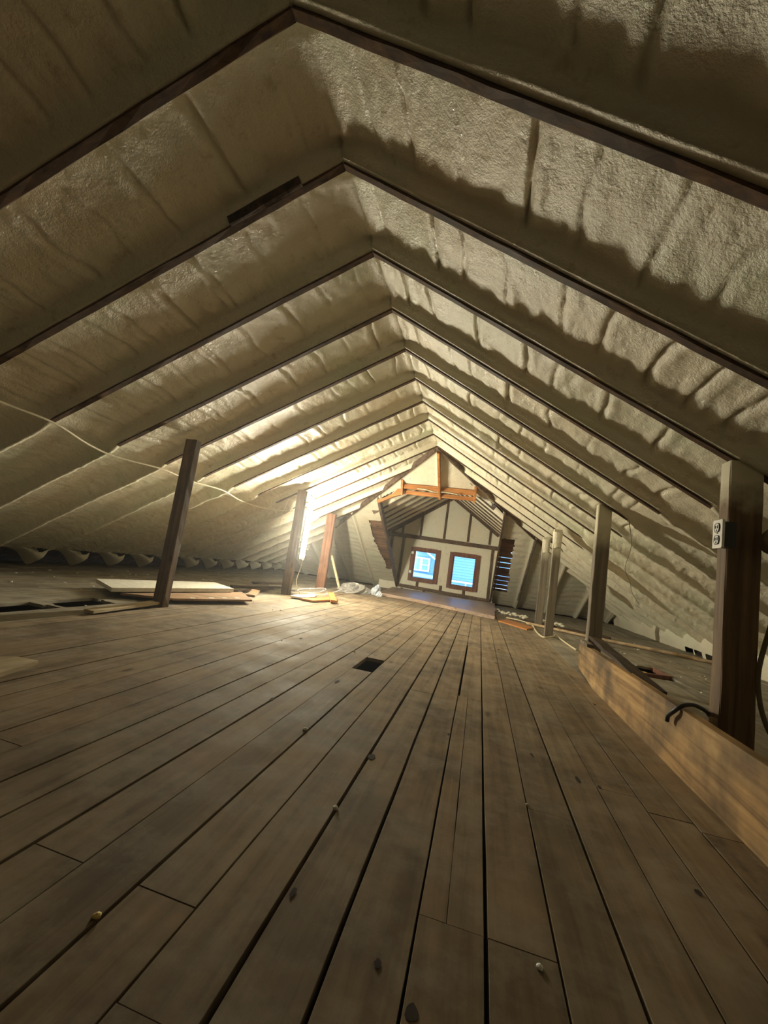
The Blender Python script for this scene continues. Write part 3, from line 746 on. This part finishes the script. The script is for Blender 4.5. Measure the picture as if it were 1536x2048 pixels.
# ------------------------------------------------------------------ long plank on edge
m = MB()
m.prism([(.85, 0), (3.92, 0), (4.16, .035), (4.42, .06), (4.50, .10), (4.47, .29), (4.1, .300), (3, .300), (2.2, .302), (.85, .305)], 0, 1.01, 1.058)
pl = m.build('long_plank', W_PLANK, loc=(1.01, 2.6, 0)); tag(pl, 'long tan stained plank standing on edge along the right side', 'plank')
m = MB(); m.tube([(.985, 2.46, .215), (.985, 2.45, .245), (.99, 2.40, .285), (1.02, 2.39, .318), (1.10, 2.47, .315), (1.22, 2.62, .27), (1.30, 2.74, .22)], .010, 8, 5)
tag(m.build('bent_pipe', BLACKP, smooth=True, loc=(1.0, 2.4, .25)), 'bent black pipe hooked over the top edge of the long plank', 'pipe')
# dark scraps leaning behind the plank end
m = MB(); m.beam((1.17, 4.56, .345), (1.09, 2.9, .27), .13, .025, (.15, 0, 1), 8, .005); tag(m.build('dark_board', W_SCRAP, loc=(1.2, 4, .2)), 'dark splintered board lying along the top back edge of the long plank', 'board')
m = MB(); m.beam((1.03, 4.42, .315), (1.03, 4.16, .315), .06, .03, (0, 0, 1), 3, .003); tag(m.build('scrap_block', W_GREY, loc=(1.1, 4.6, .3)), 'small grey-brown block at the far end of the long plank', 'block')
m = MB(); m.beam((1.5, 5.9, .02), (1.75, 5.25, .02), .04, .03, (0, 0, 1), 3, .004); tag(m.build('wood_sliver', W_SCRAP, loc=(1.5, 5.9, 0)), 'dark wood sliver pointing at the right floor hatch', 'scrap')
# hatch frame in the floor
e = empty('floor_hatch', (1.9, 5.4, 0), 'open rectangular hatch in the right floor with red-brown edging', 'hatch')
m = MB(); m.beam((1.55, 5.09, -.02), (2.17, 5.36, -.02), .04, .06, (0, 0, 1), 4, .002); part(m, 'front_edge', REDF, e)
m = MB(); m.beam((2.17, 5.36, -.02), (2.13, 5.80, -.02), .03, .05, (0, 0, 1), 4, .002); part(m, 'side_edge', REDF, e)
m = MB(); m.beam((1.98, 5.35, -.05), (1.99, 5.72, -.06), .09, .012, (0, 0, 1), 4, .003); tag(m.build('yellow_strip', YEL, loc=(1.98, 5.4, -.05)), 'yellow strip lying inside the floor hatch', 'strip')
# pole along the right side
m = MB(); m.tube([(.95, 8.42, .03), (1.38, 8.21, .03), (2.09, 7.77, .032), (2.72, 7.55, .035), (3.1, 7.36, .035), (3.48, 7.17, .033)], .026, 10, 4)
tag(m.build('long_pole', wood_mat('peeled_pole_wood', (.32, .21, .12), (.50, .36, .21), (.60, .46, .29), .6, 0, .35), smooth=True, loc=(2, 7.7, 0)), 'long pale round pole lying across the right-hand floor', 'pole')
m = MB(); m.beam((.9, 8.9, .025), (2.35, 8.25, .025), .10, .05, (0, 0, 1), 10, .006); tag(m.build('dark_batten', W_SCRAP, loc=(1, 8.8, 0)), 'dark rough batten lying just behind the long pole', 'batten')
m = MB(); m.slab([(.42, 8.10), (.62, 8.65), (1.02, 7.92), (.86, 7.48)], 0, .022); tag(m.build('orange_offcut', W_ORANGE, loc=(.7, 8, 0)), 'flat orange wood offcut before the right row of posts', 'offcut')
m = MB(); m.tube([(.62, 8.95, .02), (.80, 8.75, .035), (.99, 8.61, .02), (1.05, 8.3, .015), (1.02, 7.8, .015), (1.00, 7.2, .014), (1.04, 6.8, .014), (1.20, 7.0, .03), (1.27, 7.25, .03), (1.30, 6.9, .014), (1.31, 6.5, .012), (1.33, 6.05, .012)], .012, 8, 6)
tag(m.build('floor_cable', CABLEW, smooth=True, loc=(1, 7, 0)), 'white cable winding over the floor past the right posts', 'cable')
# foam rubble at the foot of the end slope
m = MB(); rs = random.Random(4)
def lump(mb, c, r, seed, sq=.6, n=8):
    k = len(mb.v)
    for i in range(n//2+1):
        th = math.pi*i/(n//2)
        for j in range(n):
            ph = 2*math.pi*j/n; rr = r*(1+.28*(vnoise(np.array(i*1.3+seed), np.array(j*1.1+seed*3), seed)-.5)*2)
            mb.v.append((c[0]+rr*math.sin(th)*math.cos(ph), c[1]+rr*math.sin(th)*math.sin(ph), c[2]+rr*sq*math.cos(th)))
    for i in range(n//2):
        for j in range(n): mb.f.append((k+i*n+j, k+i*n+(j+1) % n, k+(i+1)*n+(j+1) % n, k+(i+1)*n+j))
for i in range(40):
    t = rs.random(); x = .45+1.3*t+rs.uniform(-.1, .1); y = 10.4-1.4*t+rs.uniform(-.35, .35); lump(m, (x, y, .03), rs.uniform(.02, .06), i)
o = m.build('foam_crumbs', FOAM_S, smooth=False, loc=(1, 9.8, 0)); tag(o, 'scattered foam crumbs heaped before the right end slope', 'debris'); o['kind'] = 'stuff'

# ------------------------------------------------------------------ left pile
m = MB(); m.beam((-3.62, 3.9, .02), (-3.20, 5.2, .02), .07, .035, (0, 0, 1), 6, .004); tag(m.build('support_batten', W_SCRAP, loc=(-3.6, 3.9, 0)), 'dark batten under the brown board of the left pile', 'batten')
m = MB(); m.slab([(-3.66, 3.72), (-3.21, 3.98), (-2.79, 4.9), (-3.29, 5.45)], .04, .062); tag(m.build('brown_board', CARD, loc=(-3.3, 4.5, 0)), 'brown fibreboard sheet lying under the white sheet', 'board')
for (x, y) in ((-2.97, 4.80), (-3.03, 4.62), (-3.09, 4.45), (-3.16, 4.2)):
    m = MB(); m.slab([(x-.03, y), (x+.02, y-.03), (x+.045, y+.03), (x, y+.06)], .062, .064); part(m, 'label_patch', DRY, bpy.data.objects['brown_board'])
m = MB(); m.slab([(-3.67, 3.61), (-3.28, 5.22), (-3.83, 5.56), (-4.27, 3.96)], .075, .118); tag(m.build('white_sheet', DRY, loc=(-3.8, 4.5, 0)), 'large white insulation sheet on top of the left pile', 'sheet')
m = MB(); m.beam((-3.13, 2.90, .025), (-3.20, 3.80, .04), .10, .025, (0, 0, 1), 6, .003); tag(m.build('pale_lath', W_LIGHT, loc=(-3.1, 2.9, 0)), 'pale lath bridging the floor gap before the left post', 'lath')
m = MB(); m.slab([(-2.50, 1.55), (-2.32, 1.78), (-2.19, 1.80), (-2.10, 1.50), (-2.3, 1.3)], .0, .022); tag(m.build('pale_board', W_LIGHT, loc=(-2.3, 1.6, 0)), 'short pale board cut off by the left picture edge', 'board')
m = MB(); lump(m, (-3.72, 4.02, .035), .10, 33, .45, 12); lump(m, (-3.62, 4.10, .03), .08, 35, .45, 12); tag(m.build('rubble_clump', ROCK, smooth=True, loc=(-3.7, 4, 0)), 'dark clump of rubble under the white sheet corner', 'debris')
m = MB(); m.beam((-4.55, 4.6, .03), (-4.35, 5.2, .03), .10, .05, (0, 0, 1), 4, .006); tag(m.build('dark_offcut', W_SCRAP, loc=(-4.5, 4.7, 0)), 'dark offcut on the floor behind the white sheet', 'offcut')
for (a, b, wd, lab, mt) in (((-3.55, 5.7), (-3.45, 6.6), .10, 'dark splintered board flat on the floor left of the lamp post', W_SCRAP),
                        ((-3.95, 6.2), (-3.50, 7.1), .09, 'dark board slanting behind the splintered one near the lamp', W_SCRAP),
                        ((-4.2, 7.3), (-3.9, 8.2), .08, 'dark board lying deep behind the lamp post', W_SCRAP),
                        ((-3.20, 5.55), (-3.38, 6.0), .12, 'short brown board beside the brown fibreboard corner', CARD)):
    m = MB(); m.beam((*a, .02), (*b, .045), wd, .03, (0, 0, 1), 6, .007); tag(m.build('loose_board', mt, loc=(*a, 0)), lab, 'board', 'loose boards by the lamp')
# pile at the lamp
m = MB(); m.slab([(-2.86, 6.16), (-2.66, 6.20), (-2.62, 6.6), (-2.75, 7.0), (-2.92, 6.6)], .02, .045); tag(m.build('white_scrap', DRY, loc=(-2.8, 6.4, 0)), 'white board scrap at the foot of the lamp post', 'scrap')
m = MB(); m.slab([(-2.67, 6.14), (-2.46, 6.12), (-2.30, 6.85), (-2.50, 7.15)], .012, .035); tag(m.build('flat_board', W_ORANGE, loc=(-2.5, 6.5, 0)), 'flat tan board on the floor right of the white scrap', 'board')
m = MB(); m.beam((-2.60, 7.3, .07), (-2.22, 6.42, .04), .10, .04, (0, 0, 1), 5, .003); tag(m.build('tilted_board', W_ORANGE, loc=(-2.3, 6.6, 0)), 'tilted orange-brown offcut lying over the flat tan board', 'offcut')
m = MB(); m.tube([(-2.86, 6.8, .06), (-2.72, 7.05, .09), (-2.75, 7.4, .12), (-2.85, 7.5, .12), (-3.0, 7.2, .10), (-3.1, 7.0, .08), (-3.05, 6.9, .05), (-2.72, 6.9, .05), (-2.62, 7.1, .06), (-2.7, 7.35, .08)], .006, 6, 4)
tag(m.build('bent_wire', WHITEP, smooth=True, loc=(-2.8, 7, 0)), 'white bent wire resting on the lamp-foot scraps', 'wire')
m = MB(); m.tube([(-2.62, 7.1, .05), (-2.66, 7.7, .07), (-2.72, 8.3, .09)], .012, 6, 4); tag(m.build('white_stick', WHITEP, smooth=True, loc=(-2.6, 7.1, 0)), 'thin white stick pointing from the scraps to the plastic film', 'stick')
# plastic film and bag
def crumple(name, c, r, m_, lab, cat, seed):
    th = np.linspace(0, math.pi/2*1.05, 22); ph = np.linspace(0, 2*math.pi, 48); TH, PH = np.meshgrid(th, ph, indexing='ij')
    k = 1+.9*fbm(np.cos(PH)*2.2+TH*1.5+seed, np.sin(PH)*2.2+TH*2.1+seed, seed, 4)
    x = c[0]+r[0]*k*np.sin(TH)*np.cos(PH); y = c[1]+r[1]*k*np.sin(TH)*np.sin(PH); z = np.maximum(.006, c[2]+r[2]*k*np.cos(TH))
    o = grid_object(name, x, y, z, np.ones_like(x, bool), m_); o.data.polygons.foreach_set('use_smooth', [False]*len(o.data.polygons)); tag(o, lab, cat)
crumple('plastic_film', (-2.74, 9.25, 0), (.34, .60, .17), FILMG, 'crumpled grey plastic film heap at the left dormer foot', 'plastic', 3)
crumple('plastic_bag', (-2.27, 9.42, 0), (.11, .18, .21), FILM, 'small bluish clear plastic bag beside the grey film', 'bag', 9)
crumple('plastic_cup', (-2.12, 9.12, 0), (.07, .09, .10), FILM, 'small crumpled clear plastic piece right of the bag', 'plastic', 14)

# knot holes and debris on the floor
def crumb(x, y, r, m_, lab, nm='foam_crumb', cat='debris', grp=None, seed=1):
    mb = MB(); lump(mb, (x, y, r*.4), r, seed, .5, 10); tag(mb.build(nm, m_, smooth=True, loc=(x, y, 0)), lab, cat, grp)
crumb(.215, 1.055, .008, WHITEP, 'tiny white crumb on the cross joint near the bottom', seed=2)
crumb(-.675, .80, .009, YEL, 'tiny yellow-white chip in a gap at lower left', seed=3)
crumb(-.36, 1.37, .010, DRY, 'small pale crumb left of the frame centre on the boards', seed=5)
crumb(.26, 1.72, .007, DRY, 'tiny pale crumb right of the centre gap', seed=7)
crumb(-.68, 1.85, .012, DRY, 'small pale crumb among the shiny scuffs on the left boards', seed=8)
mb = MB(); rs = random.Random(12)
for i in range(170):
    s = rs.random()
    if s < .45: x, y = rs.uniform(-6, -3.1), rs.uniform(3, 9)
    elif s < .75: x, y = rs.uniform(1.3, 3.5), rs.uniform(2, 8.5)
    else: x, y = rs.uniform(-3, .9), rs.uniform(3.2, 9)
    lump(mb, (x, y, .004), rs.uniform(.006, .022)*(1 if s < .75 else .5), i, .5, 6)
o = mb.build('plaster_crumbs', DRY, loc=(0, 4, 0)); tag(o, 'pale plaster crumbs strewn across the attic floor', 'debris'); o['kind'] = 'stuff'
# dark spots: knot holes burnt into the boards (shallow plugs)
mb = MB()
for (x, y, r, sx) in ((-.345, 1.77, .020, .7), (-.03, .865, .013, 1), (.70, 1.49, .010, 1), (-.80, 2.62, .03, .35), (.50, 2.05, .022, .4), (.58, 2.03, .010, .7), (-.34, 1.02, .012, .5), (-.11, .93, .008, 1), (-.06, 2.2, .012, .5), (.33, 2.2, .012, .5), (-.98, 2.1, .02, .5), (-1.5, 3.6, .02, .6), (.3, 5.0, .03, .4), (-.9, 5.2, .03, .4), (.9, 3.4, .02, .5)):
    n = 12; k = len(mb.v)
    for i in range(n):
        a = 2*math.pi*i/n; q = r*random.uniform(.8, 1.15); mb.v.append((x+q*sx*math.cos(a), y+q*1.3*math.sin(a), .0022))
    mb.f.append(tuple(range(k, k+n)))
o = mb.build('trim_7', DARK); struct(o)

# ------------------------------------------------------------------ thin haze volume added to give the tube lamp its lens glow
vm = bpy.data.materials.new('lamp_glow_haze'); vm.use_nodes = True; nt = vm.node_tree; nt.nodes.clear()
vo = nt.nodes.new('ShaderNodeOutputMaterial'); vsn = nt.nodes.new('ShaderNodeVolumeScatter')
vsn.inputs['Density'].default_value = .006; vsn.inputs['Anisotropy'].default_value = .75
nt.links.new(vsn.outputs[0], vo.inputs['Volume'])
m = MB(); m.box(-8.2, 6.8, -2.58, 12.48, -.5, 3.6); o = m.build('lamp_glow_haze', vm); tag(o, 'thin haze added for the lens glow around the lit tube lamp', 'haze'); o['kind'] = 'stuff'
